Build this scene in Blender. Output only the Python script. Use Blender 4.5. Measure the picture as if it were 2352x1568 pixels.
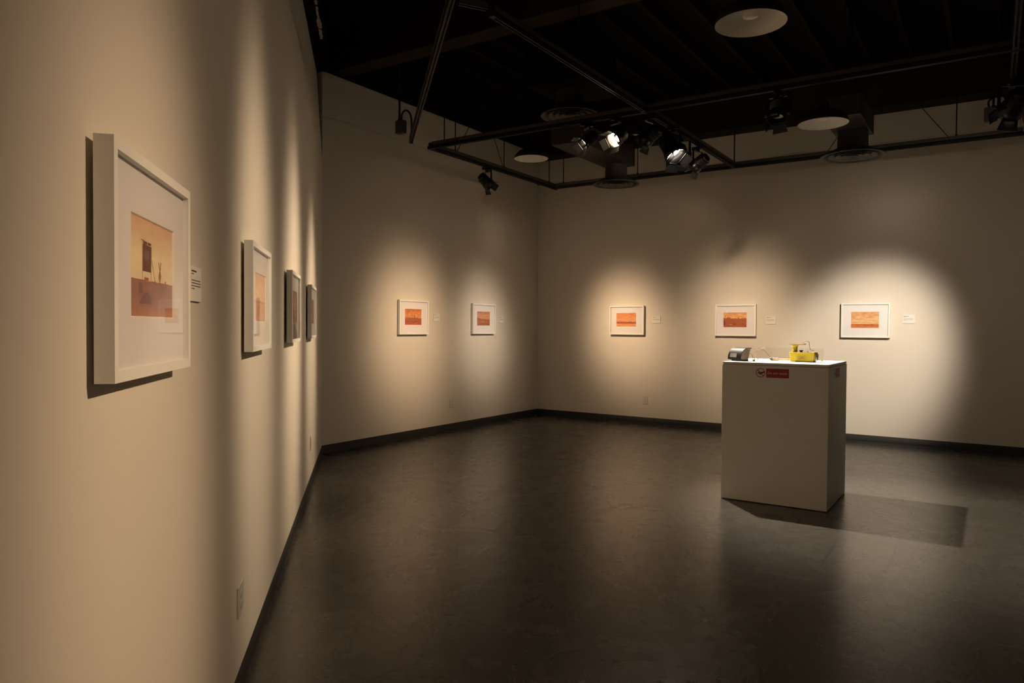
import bpy, math, random
from math import sin, cos, pi, radians, sqrt
from mathutils import Vector, Matrix, Euler

for o in list(bpy.data.objects):
    bpy.data.objects.remove(o, do_unlink=True)
SC = bpy.context.scene
COL = SC.collection

# ------------------------------------------------------------------ camera
CAM_H = 1.4
YAW, PITCH, ROLL = 0.58620, -0.0202, 0.0069
F_ = Vector((-sin(YAW)*cos(PITCH), cos(YAW)*cos(PITCH), sin(PITCH)))
R_ = Vector((cos(YAW), sin(YAW), 0)); U_ = R_.cross(F_)
R2 = R_*cos(ROLL) + U_*sin(ROLL); U2 = -R_*sin(ROLL) + U_*cos(ROLL)
cd = bpy.data.cameras.new('camera'); cam = bpy.data.objects.new('camera', cd); COL.objects.link(cam)
cd.sensor_width = 36.0; cd.lens = 1661.6/2352*36.0; cd.clip_start = 0.02; cd.clip_end = 100
M = Matrix((R2, U2, -F_)).transposed().to_4x4(); M.translation = Vector((0, 0, CAM_H))
cam.matrix_world = M
SC.camera = cam

# ------------------------------------------------------------------ world, exposure
w = bpy.data.worlds.new('world'); SC.world = w; w.use_nodes = True
w.node_tree.nodes['Background'].inputs[0].default_value = (1, .7, .42, 1)
w.node_tree.nodes['Background'].inputs[1].default_value = 0.0
SC.view_settings.view_transform = 'Standard'
SC.view_settings.look = 'None'
SC.view_settings.gamma = 1.0
SC.view_settings.exposure = 0.0
SC.view_settings.use_curve_mapping = False

# room measures
S2 = sqrt(.5)
WX, DY, YA = 6.0706, 9.8725, 5.4076
A_ = Vector((-WX, YA, 0)); B_ = Vector((-WX, DY, 0)); C_ = Vector((.303, DY, 0))
DL = Vector((S2, -S2, 0)); NL = Vector((S2, S2, 0))
E_ = A_ + DL*11.9                     # left wall ends behind the camera
D_ = C_ + DL*7.0
G_ = Vector((D_.x, E_.y, 0))
SEAM, TOP = 3.668, 4.14
TZ = 3.35                             # underside of the track grid

# exhibition lights, then two added fill spots. Each lamp has a PAR-like beam: flat core of half-width t0 (tangent), soft edge, faint spill,
# and for some a weak side lobe (aim point, strength, width) thrown by the barn doors.
WARM = (1.0, .70, .43); WARM2 = (1.0, .74, .48); WHITE = (1.0, .85, .67)
PWR = 1.12
LIGHTS = [
    # name, attach (x,y), aim (x,y,z), power, t0, edge exponent, spill, side lobe, colour, scale, label
    ('L5', (-5.20, 7.25), (-4.50, 9.87, 1.33), 490, (.190, .9), 2.6, .006, ((-3.40, 9.87, 2.95), .04, .13), WARM, .95, 'small black spotlight under the left end track, flaps pointing right'),
    ('Lb', (-2.95, 6.17), (-3.83, 3.16, 1.25), 650, (.140, .45), 2.8, .02, None, WARM2, 1.0, 'black spotlight glaring at the viewer beside the track crossing, brightest of all'),
    ('Lc', (-3.26, 6.17), (-4.97, 4.31, 1.25), 370, (.190, .6), 3.5, .02, None, WARM2, .9, 'black spotlight left of and below the glaring one, showing a thin bright lens'),
    ('L8', (-2.67, 6.28), (-6.07, 6.84, 1.28), 580, (.185, .85), 2.6, .006, None, WARM, 1.0, 'black spotlight just right of the track crossing, flaps turned away to the left'),
    ('L6', (-2.67, 7.12), (-2.84, 9.87, 1.28), 370, (.25, .9), 2.6, .006, None, WARM2, 1.0, 'black spotlight just behind the large round one, aimed at the shacks print'),
    ('Lp', (-2.61, 6.72), (-1.30, 6.28, 1.1), 1150, (.42, 1), 5, .01, None, WHITE, 1.3, 'large round black spotlight on middle track with a bright white flap'),
    ('L9', (-2.67, 7.60), (-6.07, 8.40, 1.27), 450, (.155, .85), 2.6, .006, ((-6.07, 8.62, 2.75), .06, .10), (1.0, .80, .58), 1.0, 'small black spotlight near the back end of middle track, pale flap below'),
    ('L7', (.10, 6.85), (-1.30, 9.87, 1.06), 700, (.235, .85), 5, .012, ((-1.05, 9.87, 2.85), .045, .17), WHITE, 1.15, 'black spotlight hanging at the foot of the right track, flaps open'),
    ('Lh', (.23, 7.32), (2.2, 7.6, 1.1), 60, (.2, 1), 3, .03, None, WHITE, 1.0, 'black spotlight cut off by the right edge of the photo'),
    ('L1', (1.3, 2.6), (-1.53, .87, 1.0), 400, (.165, .62), 3, .02, None, WARM, 1.0, 'black spotlight right of the viewer aimed at the nearest picture'),
    ('L2', (.10, 3.1), (-2.70, 2.04, 1.25), 400, (.150, .45), 3, .03, None, WARM2, 1.0, 'black spotlight on the right track aimed at the second picture of the left wall'),
    ('Lw', (2.5, 2.6), (2.9, -3.0, 1.4), 320, (.30, 1), 3, .03, None, WARM2, 1.0, 'black spotlight behind the viewer aimed at the rear wall'),  # added fill: bounces off the rear wall to brighten the pedestal front
    ('Lx', (.10, .4), (4.6, -3.0, 1.4), 320, (.30, 1), 3, .03, None, WARM2, 1.0, 'black spotlight at the near end of the right track aimed at a rear corner'),  # second added fill, out of view, for the same bounce on the pedestal
]

# ------------------------------------------------------------------ materials
def srgb(r, g, b):
    f = lambda c: (c/255/12.92) if c/255 <= .04045 else ((c/255+.055)/1.055)**2.4
    return (f(r), f(g), f(b), 1)

def mat(name, col, rough=.5, metal=0, spec=.5, bump=None, var=None, coat=0):
    m = bpy.data.materials.new(name); m.use_nodes = True
    nt = m.node_tree; b = nt.nodes['Principled BSDF']
    b.inputs['Base Color'].default_value = col
    b.inputs['Roughness'].default_value = rough
    b.inputs['Metallic'].default_value = metal
    b.inputs['Specular IOR Level'].default_value = spec
    b.inputs['Coat Weight'].default_value = coat
    if var or bump:
        tc = nt.nodes.new('ShaderNodeTexCoord')
    if var:
        sc, amt = var
        n = nt.nodes.new('ShaderNodeTexNoise'); n.inputs['Scale'].default_value = sc; n.inputs['Detail'].default_value = 6
        nt.links.new(tc.outputs['Object'], n.inputs['Vector'])
        mx = nt.nodes.new('ShaderNodeMix'); mx.data_type = 'RGBA'
        mx.inputs['A'].default_value = tuple(c*(1-amt) for c in col[:3])+(1,)
        mx.inputs['B'].default_value = tuple(min(1, c*(1+amt)) for c in col[:3])+(1,)
        nt.links.new(n.outputs['Fac'], mx.inputs['Factor']); nt.links.new(mx.outputs['Result'], b.inputs['Base Color'])
    if bump:
        sc, st = bump
        n2 = nt.nodes.new('ShaderNodeTexNoise'); n2.inputs['Scale'].default_value = sc; n2.inputs['Detail'].default_value = 4
        nt.links.new(tc.outputs['Object'], n2.inputs['Vector'])
        bp = nt.nodes.new('ShaderNodeBump'); bp.inputs['Strength'].default_value = st; bp.inputs['Distance'].default_value = .002
        nt.links.new(n2.outputs['Fac'], bp.inputs['Height']); nt.links.new(bp.outputs['Normal'], b.inputs['Normal'])
    return m

def emit(name, col, strength):
    m = bpy.data.materials.new(name); m.use_nodes = True; nt = m.node_tree
    b = nt.nodes['Principled BSDF']; b.inputs['Base Color'].default_value = (.8, .8, .8, 1)
    b.inputs['Emission Color'].default_value = col; b.inputs['Emission Strength'].default_value = strength
    return m

M_WALL = mat('wall_paint', (.665, .612, .540, 1), .65, spec=.25, bump=(160, .12), var=(1.3, .02))
M_BLACKWALL = mat('black_plaster', (.012, .011, .010, 1), .9, spec=.1)
M_BASE = mat('vinyl_base', (.010, .010, .0095, 1), .55, spec=.3)
M_TRACK = mat('black_track_paint', (.010, .010, .010, 1), .5, spec=.25)
M_STRUT = mat('worn_grey_strut', (.085, .078, .068, 1), .45, metal=.5, var=(30, .35))
M_FIX = mat('fixture_black', (.004, .004, .004, 1), .34, spec=.3)
M_DOOR = mat('barn_door_black', (.006, .006, .006, 1), .38, spec=.3)
M_ROD = mat('hanger_rod_dark', (.012, .010, .009, 1), .6, spec=.2)
M_BOX = mat('junction_box_grey', (.05, .05, .046, 1), .6)
M_DUCT = mat('dark_duct_paint', (.030, .026, .021, 1), .6, var=(3, .2), spec=.2)
M_DIFF = mat('diffuser_paint', (.046, .039, .032, 1), .55, spec=.25)
M_CEIL = mat('ceiling_black', (.006, .005, .004, 1), .85, spec=.1, var=(2, .35))
M_BEAM = mat('ceiling_beam_brown', (.022, .015, .009, 1), .75, spec=.15, var=(3, .3))
M_SHADE_IN = mat('shade_white_enamel', (.80, .78, .73, 1), .35)
M_JOIST = mat('joist_dark_brown', (.014, .009, .005, 1), .85, spec=.08)
M_SHADE_OUT = mat('shade_dark_brown', (.030, .014, .010, 1), .4, spec=.3)
M_BULB = mat('bulb_frosted', (.78, .72, .60, 1), .18)
M_FRAME = mat('frame_white_lacquer', (.80, .785, .75, 1), .4, spec=.4)
M_MATB = mat('mat_board', (.66, .64, .645, 1), .9, spec=.1)
M_MATCORE = mat('mat_bevel', (.82, .80, .77, 1), .8)
M_CARD = mat('label_card', (.76, .73, .69, 1), .8, spec=.1)
M_INK = mat('label_ink', (.10, .075, .055, 1), .9, spec=.05)
M_INKS = mat('label_ink_light', (.30, .26, .22, 1), .9, spec=.05)
M_PED = mat('pedestal_white', (.86, .83, .78, 1), .5, spec=.3, bump=(60, .05))
M_RED = mat('sign_red', (.42, .022, .022, 1), .5)
M_SIGNW = mat('sign_white_print', (.70, .48, .44, 1), .6)
M_SIGNK = mat('sign_black_print', (.02, .018, .015, 1), .6)
M_YEL = mat('yellow_enamel', (.38, .30, .003, 1), .4, spec=.3, var=(25, .12))
M_YELD = mat('rough_yellow_paint', (.36, .30, .01, 1), .7, var=(60, .5), bump=(180, 1))
M_BLK = mat('gloss_black_plastic', (.008, .007, .008, 1), .5, spec=.22)
M_KNOB = mat('matt_black_plastic', (.012, .012, .012, 1), .6)
M_SILV = mat('grey_label', (.42, .38, .34, 1), .5)
M_PLY = mat('pale_brass_plate', (.36, .27, .13, 1), .4, metal=.1)
M_WIRE = mat('grey_brown_wire', (.11, .085, .065, 1), .45)
M_COP = mat('orange_tube', (.85, .33, .17, 1), .4)
M_BEIGE = mat('beige_plastic', (.42, .37, .26, 1), .5)
M_SLOT = mat('black_slot', (.02, .017, .014, 1), .8)
M_PLATE = mat('outlet_plate_ivory', (.60, .565, .50, 1), .4)
M_TEXTILE = mat('side_panel_marbled', (.10, .08, .065, 1), .35, metal=.3, var=(22, .6))
M_CHIP = mat('bare_plaster', (.55, .52, .46, 1), .95, var=(20, .4))

def glossy_pane(name, ior, tint=(1, 1, 1, 1)):
    m = bpy.data.materials.new(name); m.use_nodes = True; nt = m.node_tree
    for n in list(nt.nodes): nt.nodes.remove(n)
    out = nt.nodes.new('ShaderNodeOutputMaterial'); mix = nt.nodes.new('ShaderNodeMixShader')
    tr = nt.nodes.new('ShaderNodeBsdfTransparent'); tr.inputs['Color'].default_value = tint
    gl = nt.nodes.new('ShaderNodeBsdfGlossy'); gl.inputs['Roughness'].default_value = .02
    fr = nt.nodes.new('ShaderNodeFresnel'); fr.inputs['IOR'].default_value = ior
    nt.links.new(fr.outputs[0], mix.inputs[0]); nt.links.new(tr.outputs[0], mix.inputs[1]); nt.links.new(gl.outputs[0], mix.inputs[2])
    nt.links.new(mix.outputs[0], out.inputs['Surface'])
    return m
M_GLASS = glossy_pane('picture_glazing', 1.5)
M_ACRYL = glossy_pane('clear_acrylic', 1.4, (.965, .955, .94, 1))

def floor_mat():
    m = bpy.data.materials.new('polished_concrete'); m.use_nodes = True; nt = m.node_tree
    b = nt.nodes['Principled BSDF']; L = nt.links.new
    tc = nt.nodes.new('ShaderNodeTexCoord')
    def noise(sc, det, dist=0, rough=.5, vec=None):
        n = nt.nodes.new('ShaderNodeTexNoise'); n.inputs['Scale'].default_value = sc; n.inputs['Detail'].default_value = det
        n.inputs['Distortion'].default_value = dist; n.inputs['Roughness'].default_value = rough
        L(vec or tc.outputs['Object'], n.inputs['Vector']); return n.outputs['Fac']
    def ramp(src, pts):
        r = nt.nodes.new('ShaderNodeValToRGB'); L(src, r.inputs[0])
        while len(r.color_ramp.elements) < len(pts): r.color_ramp.elements.new(.5)
        for e, (p, c) in zip(r.color_ramp.elements, pts): e.position = p; e.color = c if len(c) == 4 else tuple(c)+(1,)
        return r.outputs[0]
    def math_(op, a, b_, clamp=False):
        n = nt.nodes.new('ShaderNodeMath'); n.operation = op; n.use_clamp = clamp
        for i, v in enumerate((a, b_)):
            if isinstance(v, (int, float)): n.inputs[i].default_value = v
            elif v is not None: L(v, n.inputs[i])
        return n.outputs[0]
    def mix(fac, a, b_, mode='MIX'):
        n = nt.nodes.new('ShaderNodeMix'); n.data_type = 'RGBA'; n.blend_type = mode
        if isinstance(fac, (int, float)): n.inputs['Factor'].default_value = fac
        else: L(fac, n.inputs['Factor'])
        for k, v in (('A', a), ('B', b_)):
            if isinstance(v, tuple): n.inputs[k].default_value = v
            else: L(v, n.inputs[k])
        return n.outputs['Result']
    big = ramp(noise(.55, 5, .6), [(.3, (.034, .031, .027)), (.7, (.048, .043, .037))])
    sw = noise(2.2, 12, 1.6, .72)
    c1 = mix(math_('MULTIPLY', ramp(sw, [(.47, (0, 0, 0)), (.62, (1, 1, 1))]), .18), big, (.072, .065, .055, 1))
    fine = noise(28, 5)
    c1 = mix(.35, c1, ramp(fine, [(.3, (.3, .3, .3)), (.7, (.8, .8, .8))]), 'OVERLAY')
    # saw-cut joints along y at two places
    sep = nt.nodes.new('ShaderNodeSeparateXYZ'); L(tc.outputs['Object'], sep.inputs[0])
    wob = math_('MULTIPLY', math_('SUBTRACT', noise(3, 3), .5), .035)
    x = math_('ADD', sep.outputs[0], wob)
    j1 = math_('LESS_THAN', math_('ABSOLUTE', math_('ADD', x, .492), None), .0028)
    j2 = math_('LESS_THAN', math_('ABSOLUTE', math_('ADD', x, .83), None), .0022)
    br = math_('GREATER_THAN', noise(1.7, 2), .43)
    jj = math_('MULTIPLY', math_('MAXIMUM', j1, j2), br)
    c1 = mix(jj, c1, (.012, .010, .008, 1))
    vor = nt.nodes.new('ShaderNodeTexVoronoi'); vor.inputs['Scale'].default_value = 1.4; L(tc.outputs['Object'], vor.inputs['Vector'])
    speck = math_('LESS_THAN', vor.outputs['Distance'], .012)
    c1 = mix(math_('MULTIPLY', speck, .8), c1, (.02, .018, .015, 1))
    L(c1, b.inputs['Base Color'])
    rr = ramp(sw, [(.3, (.255,)*3), (.5, (.27,)*3), (.65, (.31,)*3)])
    L(rr, b.inputs['Roughness'])
    b.inputs['Specular IOR Level'].default_value = .62
    bp = nt.nodes.new('ShaderNodeBump'); bp.inputs['Strength'].default_value = .10; bp.inputs['Distance'].default_value = .0016
    L(math_('ADD', noise(14, 8, .6), math_('MULTIPLY', noise(60, 3), .25)), bp.inputs['Height']); L(bp.outputs['Normal'], b.inputs['Normal'])
    return m
M_FLOOR = floor_mat()

# ------------------------------------------------------------------ mesh helpers
class MB:
    def __init__(s): s.v = []; s.f = []; s.mi = []; s.sm = []; s.uv = {}
    def face(s, pts, mi=0, sm=False, uv=None):
        i = len(s.v); s.v += [tuple(p) for p in pts]; s.f.append(tuple(range(i, i+len(pts)))); s.mi.append(mi); s.sm.append(sm)
        if uv: s.uv[len(s.f)-1] = uv
    def grid(s, rings, mi=0, sm=True, close=True, cap=(False, False)):
        """rings: list of lists of points, shared vertices"""
        i0 = len(s.v); n = len(rings[0])
        for r in rings: s.v += [tuple(p) for p in r]
        for a in range(len(rings)-1):
            for k in range(n if close else n-1):
                k2 = (k+1) % n
                s.f.append((i0+a*n+k, i0+a*n+k2, i0+(a+1)*n+k2, i0+(a+1)*n+k)); s.mi.append(mi); s.sm.append(sm)
        if cap[0]: s.face(list(reversed(rings[0])), mi)
        if cap[1]: s.face(rings[-1], mi)
    def box(s, c, d, rot=None, mi=0):
        hx, hy, hz = d[0]/2, d[1]/2, d[2]/2
        P = [Vector((x, y, z)) for x in (-hx, hx) for y in (-hy, hy) for z in (-hz, hz)]
        if rot is not None: P = [rot @ p for p in P]
        P = [p + Vector(c) for p in P]; i = len(s.v); s.v += [tuple(p) for p in P]
        for q in ((0, 1, 3, 2), (4, 6, 7, 5), (0, 4, 5, 1), (2, 3, 7, 6), (0, 2, 6, 4), (1, 5, 7, 3)):
            s.f.append(tuple(i+a for a in q)); s.mi.append(mi); s.sm.append(False)
    def bar(s, a, b, w, h, mi=0, up=(0, 0, 1)):
        a, b = Vector(a), Vector(b); d = (b-a); L = d.length; d.normalize()
        x = d; y = Vector(up).cross(x)
        if y.length < 1e-4: y = Vector((1, 0, 0)).cross(x)
        y.normalize(); z = x.cross(y)
        s.box((a+b)/2, (L, w, h), Matrix((x, y, z)).transposed(), mi)
    def lathe(s, prof, seg=32, axis=None, org=(0, 0, 0), mi=0, sm=True, cap=(False, False), ctr=(0, 0)):
        """prof: list of (r, z)"""
        R = axis or Matrix.Identity(3); o = Vector(org)
        rings = [[o + R @ Vector((r*cos(2*pi*k/seg), r*sin(2*pi*k/seg), z)) for k in range(seg)] for r, z in prof]
        s.grid(rings, mi, sm, True, cap)
    def tube(s, pts, r, seg=8, mi=0):
        pts = [Vector(p) for p in pts]; rings = []
        prev = None
        for i, p in enumerate(pts):
            d = (pts[min(i+1, len(pts)-1)] - pts[max(i-1, 0)]).normalized()
            if prev is None:
                x = d.orthogonal().normalized()
            else:
                x = (prev - d*prev.dot(d)).normalized()
            prev = x; y = d.cross(x)
            rr = r[i] if isinstance(r, (list, tuple)) else r
            rings.append([p + (x*cos(2*pi*k/seg) + y*sin(2*pi*k/seg))*rr for k in range(seg)])
        s.grid(rings, mi, True, True, (True, True))
    def build(s, name, mats, parent=None, bevel=0, loc=None):
        me = bpy.data.meshes.new(name); me.from_pydata(s.v, [], s.f)
        ms = mats if isinstance(mats, (list, tuple)) else [mats]
        for m in ms: me.materials.append(m)
        for p, i, sm in zip(me.polygons, s.mi, s.sm): p.material_index = i; p.use_smooth = sm
        if s.uv:
            l = me.uv_layers.new(name='UVMap')
            for fi, uv in s.uv.items():
                for li, c in zip(me.polygons[fi].loop_indices, uv): l.data[li].uv = c
        me.update()
        o = bpy.data.objects.new(name, me); COL.objects.link(o)
        if parent: o.parent = parent
        if loc: o.location = loc
        if bevel:
            b = o.modifiers.new('bevel', 'BEVEL'); b.width = bevel; b.segments = 2; b.limit_method = 'ANGLE'; b.angle_limit = radians(40)
        return o

def thing(name, label, cat, loc=(0, 0, 0), rotz=0, group=None):
    o = bpy.data.objects.new(name, None); COL.objects.link(o); o.empty_display_size = .1
    o.location = loc; o.rotation_euler = (0, 0, rotz); o['label'] = label; o['category'] = cat
    if group: o['group'] = group
    return o
def tag(o, label, cat, group=None):
    o['label'] = label; o['category'] = cat
    if group: o['group'] = group
    return o
def struct(o): o['kind'] = 'structure'; return o
def smooth_path(pts, n=8):
    pts = [Vector(p) for p in pts]; out = []
    for i in range(len(pts)-1):
        p0 = pts[max(i-1, 0)]; p1 = pts[i]; p2 = pts[i+1]; p3 = pts[min(i+2, len(pts)-1)]
        for k in range(n):
            t = k/n
            out.append(.5*((2*p1)+(p2-p0)*t+(2*p0-5*p1+4*p2-p3)*t*t+(3*p1-p0-3*p2+p3)*t**3))
    out.append(pts[-1]); return out

# ------------------------------------------------------------------ the room
def zup(p, z): return Vector((p.x, p.y, z))
cen = Vector((-.5, 3.5, 0))
def wall_slab(name, a, b, z0, z1, th=.12, n=None, m=M_WALL, lean=None, groove=False):
    """slab with its inner face on the line a-b, extended outward by th"""
    d = (b-a).normalized(); nn = Vector((-d.y, d.x, 0))
    if nn.dot(cen-a) < 0: nn = -nn
    o = -nn*th
    a2, b2 = a - d*.0, b + d*.0
    mb = MB()
    levels = [(z0, 0), (z1, 0)] if not lean else lean
    if groove:
        levels = [(z0, 0), (SEAM-.011, 0), (SEAM-.010, -.022), (SEAM+.010, -.022), (SEAM+.011, 0), (z1, 0)]
    inner = [[a2 + nn*k + Vector((0, 0, z)), b2 + nn*k + Vector((0, 0, z))] for z, k in levels]
    for i in range(len(inner)-1):
        p, q = inner[i], inner[i+1]; mb.face([p[0], p[1], q[1], q[0]])
    ao, bo = a2+o, b2+o
    mb.face([zup(bo, z0), zup(ao, z0), zup(ao, z1), zup(bo, z1)])
    top0, top1 = inner[-1]
    mb.face([top0, top1, zup(bo, z1), zup(ao, z1)])
    bt0, bt1 = inner[0]
    mb.face([bt1, bt0, zup(ao, z0), zup(bo, z0)])
    mb.face([p[0] for p in inner] + [zup(ao, z1), zup(ao, z0)]); mb.face([p[1] for p in reversed(inner)] + [zup(bo, z0), zup(bo, z1)])
    return struct(mb.build(name, m))
wall_slab('wall_left', A_, E_, 0, TOP, lean=[(0, 0), (3.2, 0), (TOP, -.062)])
wall_slab('wall_back', A_, B_, 0, TOP, groove=True)
wall_slab('wall_right', B_, C_, 0, TOP, groove=True)
wall_slab('wall_far_right', C_, D_, 0, TOP)
wall_slab('wall_side', D_, G_, 0, TOP)
wall_slab('wall_behind', E_, G_, 0, TOP)

poly = [A_, B_, C_, D_, G_, E_]
mb = MB(); mb.face([zup(p, 0) for p in reversed(poly)]); mb.face([zup(p, -.1) for p in poly])
for i in range(6):
    p, q = poly[i], poly[(i+1) % 6]; mb.face([zup(p, 0), zup(q, 0), zup(q, -.1), zup(p, -.1)])
struct(mb.build('floor', M_FLOOR))
mb = MB()
CZ = 4.62
big = [p + (p-cen).normalized()*.15 for p in poly]
mb.face([zup(p, CZ) for p in big]); mb.face([zup(p, CZ+.1) for p in reversed(big)])
for i in range(6):
    p, q = big[i], big[(i+1) % 6]; mb.face([zup(p, CZ), zup(q, CZ), zup(q, CZ+.1), zup(p, CZ+.1)])
ceil = struct(mb.build('ceiling', M_CEIL))
# black framing above the plaster, up to the deck
for i, (a, b) in enumerate([(A_, E_), (A_, B_), (B_, C_), (C_, D_), (D_, G_), (E_, G_)]):
    d = (b-a).normalized(); nn = Vector((-d.y, d.x, 0))
    if nn.dot(cen-a) < 0: nn = -nn
    mb = MB(); off = -nn*(.10 if i == 0 else .03)
    mb.face([zup(a, TOP)+off, zup(b, TOP)+off, zup(b, CZ)+off, zup(a, CZ)+off])
    mb.face([zup(a, TOP)+off-nn*.05, zup(a, CZ)+off-nn*.05, zup(b, CZ)+off-nn*.05, zup(b, TOP)+off-nn*.05])
    mb.face([zup(a, TOP)+off, zup(a, CZ)+off, zup(a, CZ)+off-nn*.05, zup(a, TOP)+off-nn*.05])
    mb.face([zup(b, TOP)+off, zup(b, TOP)+off-nn*.05, zup(b, CZ)+off-nn*.05, zup(b, CZ)+off])
    mb.face([zup(a, TOP)+off, zup(a, TOP)+off-nn*.05, zup(b, TOP)+off-nn*.05, zup(b, TOP)+off])
    struct(mb.build('trim_%d' % (i+1), M_BLACKWALL))

# baseboards: thin coved vinyl strips
def baseboard(name, a, b):
    d = (b-a).normalized(); nn = Vector((-d.y, d.x, 0))
    if nn.dot(cen-a) < 0: nn = -nn
    prof = [(0.0005, .092), (.0035, .0905), (.004, .012), (.0055, .006), (.009, .002), (.010, .0005)]
    mb = MB(); rings = []
    ta = 0.0
    for o, z in prof: rings.append([a + nn*o + d*o*ta + Vector((0, 0, z)), b + nn*o - d*o*ta + Vector((0, 0, z))])
    mb.grid([[r[0], r[1]] for r in rings], 0, True, False)
    mb.face([r[0] for r in rings] + [a + nn*.0005 + Vector((0, 0, .0005))]); mb.face([r[1] for r in reversed(rings)] + [b + nn*.0005 + Vector((0, 0, .0005))])
    return struct(mb.build(name, M_BASE))
baseboard('baseboard_left', A_, E_); baseboard('baseboard_back', A_, B_); baseboard('baseboard_right', B_, C_)
baseboard('baseboard_far_right', C_, D_); baseboard('baseboard_side', D_, G_); baseboard('baseboard_behind', E_, G_)

# ragged plaster edge and dark plate on top of the left wall
random.seed(4)
mb = MB()
p0 = A_ + DL*.05; p1 = A_ + DL*6
mb.bar(p0 - NL*.0 + Vector((0, 0, TOP+.04)), p1 + Vector((0, 0, TOP+.04)), .16, .08)
plate = struct(mb.build('trim_7', M_CEIL))
mb = MB()
s = .35
while s < 3.4:
    L = random.uniform(.05, .28); wd = random.uniform(.012, .035)
    if s < .9 or 1.2 < s < 1.35: s += L; continue
    n = 7; c0 = A_ + DL*s + NL*.045
    top = []; bot = []
    for k in range(n+1):
        q = c0 + DL*(L*k/n)
        top.append(q - NL*wd*random.uniform(.5, 1)); bot.append(q + NL*wd*random.uniform(.4, 1))
    pts = top + bot[::-1]
    mb.face([zup(p, TOP-.006) for p in pts])
    for k in range(len(pts)): a, b = pts[k], pts[(k+1) % len(pts)]; mb.face([zup(a, TOP-.006), zup(b, TOP-.006), zup(b, TOP), zup(a, TOP)])
    s += L + random.uniform(0, .05)
mb.build('plaster_flake', M_CHIP, plate)['kind'] = 'stuff'
# thin pale top edge of the back wall (raw plasterboard edge)
mb = MB(); mb.bar(Vector((-WX+.008, YA+.02, TOP-.022)), Vector((-WX+.008, DY-.02, TOP-.022)), .014, .044)
struct(mb.build('trim_8', M_WALL))

# soffit beam on the right wall
mb = MB(); mb.box(((-WX+.303)/2, DY-.16, (4.02+CZ)/2), (.303+WX-.02, .315, CZ-4.02))
bm = mb.build('ceiling_beam', M_BEAM, bevel=.006)
tag(bm, 'long brown beam boxed against the top of the right wall', 'beam')
# cross beams and joists up in the dark
for k, (y, z0, wd) in enumerate([(5.62, 4.16, .22), (1.9, 4.16, .22)]):
    x0 = (-WX+.02) if y > YA else (-(y + .663)+.05)
    mb = MB(); mb.box(((x0+3.4)/2, y, (z0+CZ)/2), (3.4-x0, wd, CZ-z0))
    tag(mb.build('ceiling_beam', M_BEAM, bevel=.006), ['broad dim beam crossing the black ceiling above the middle of the room', 'broad dim beam crossing the black ceiling near the viewer'][k], 'beam')
for k in range(20):
    x = -5.7 + k*.406
    mb = MB(); y1 = DY-.33
    y0 = max(-.6, -(x+.663)+.1)
    mb.box((x, (y0+y1)/2, 4.55), (.045, y1-y0, .139))
    mb.build('joist', M_JOIST, ceil)

# ------------------------------------------------------------------ lighting track grid
def slotted_strut(a, b, name='strut_channel', parent=None, m=M_STRUT, slots=True):
    """open C channel 41 mm, open side down with returned lips; long slots read as dark bars"""
    a, b = Vector(a), Vector(b); d = (b-a).normalized(); y = Vector((0, 0, 1)).cross(d).normalized()
    mb = MB(); w_, h_, t = .041, .041, .003
    up = Vector((0, 0, 1))
    mb.bar(a+up*(h_-t/2), b+up*(h_-t/2), w_, t)
    for sg in (-1, 1):
        mb.bar(a+y*sg*(w_/2-t/2)+up*h_/2, b+y*sg*(w_/2-t/2)+up*h_/2, t, h_)
        mb.bar(a+y*sg*(w_/2-.005)+up*t/2, b+y*sg*(w_/2-.005)+up*t/2, .010, t)
    return mb.build(name, m, parent)
def track(name, label, a, b, rods=(), braces=(), rail=True, grp='lighting tracks under the ceiling', extra=None):
    a, b = Vector((a[0], a[1], 0)), Vector((b[0], b[1], 0)); mid = (a+b)/2
    t = thing(name, label, 'track', (mid.x, mid.y, TZ), 0, grp)
    la, lb = a-mid, b-mid; d = (lb-la).normalized(); y = Vector((-d.y, d.x, 0))
    slotted_strut(la+Vector((0, 0, .033)), lb+Vector((0, 0, .033)), parent=t, m=M_STRUT)
    if rail:
        mb = MB()
        mb.bar(la+Vector((0, 0, .030)), lb+Vector((0, 0, .030)), .036, .005)
        for sg in (-1, 1):
            mb.bar(la+y*sg*.0155+Vector((0, 0, .0155)), lb+y*sg*.0155+Vector((0, 0, .0155)), .005, .030)
            mb.bar(la+y*sg*.0115+Vector((0, 0, .0015)), lb+y*sg*.0115+Vector((0, 0, .0015)), .009, .003)
        for e in (la, lb): mb.box(e+Vector((0, 0, .016)), (.04, .04, .033), Matrix.Rotation(math.atan2(d.y, d.x), 3, 'Z'))
        mb.build('track_rail', M_TRACK, t)
    for q in rods:
        p = Vector((q[0], q[1], 0)) - mid; r = q[2] if len(q) > 2 else .006
        mb = MB(); mb.tube([p+Vector((0, 0, .07)), p+Vector((0, 0, CZ-TZ))], r, 8)
        mb.lathe([(.0, .072), (.014, .072), (.014, .088), (0, .088)], 6, org=p, sm=False)
        mb.build('hanger_rod', M_ROD, t)
    for p, q in braces:
        mb = MB(); mb.tube([Vector(p)-mid-Vector((0, 0, TZ)), Vector(q)-mid-Vector((0, 0, TZ))], .004, 6)
        mb.build('brace_wire', M_ROD, t)
    return t
G1 = 'lighting tracks under the ceiling'
track('lighting_track', 'black track running along the back wall from the left junction to the far corner', (-5.20, 6.17), (-5.20, 8.93),
      rods=[(-5.185, 6.40), (-5.20, 6.62), (-5.20, 7.62), (-5.20, 8.74)],
      braces=[((-5.20, 6.65, 3.42), (-5.20, 7.45, 4.6)), ((-5.20, 7.60, 3.42), (-5.20, 6.85, 4.6))])
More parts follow.
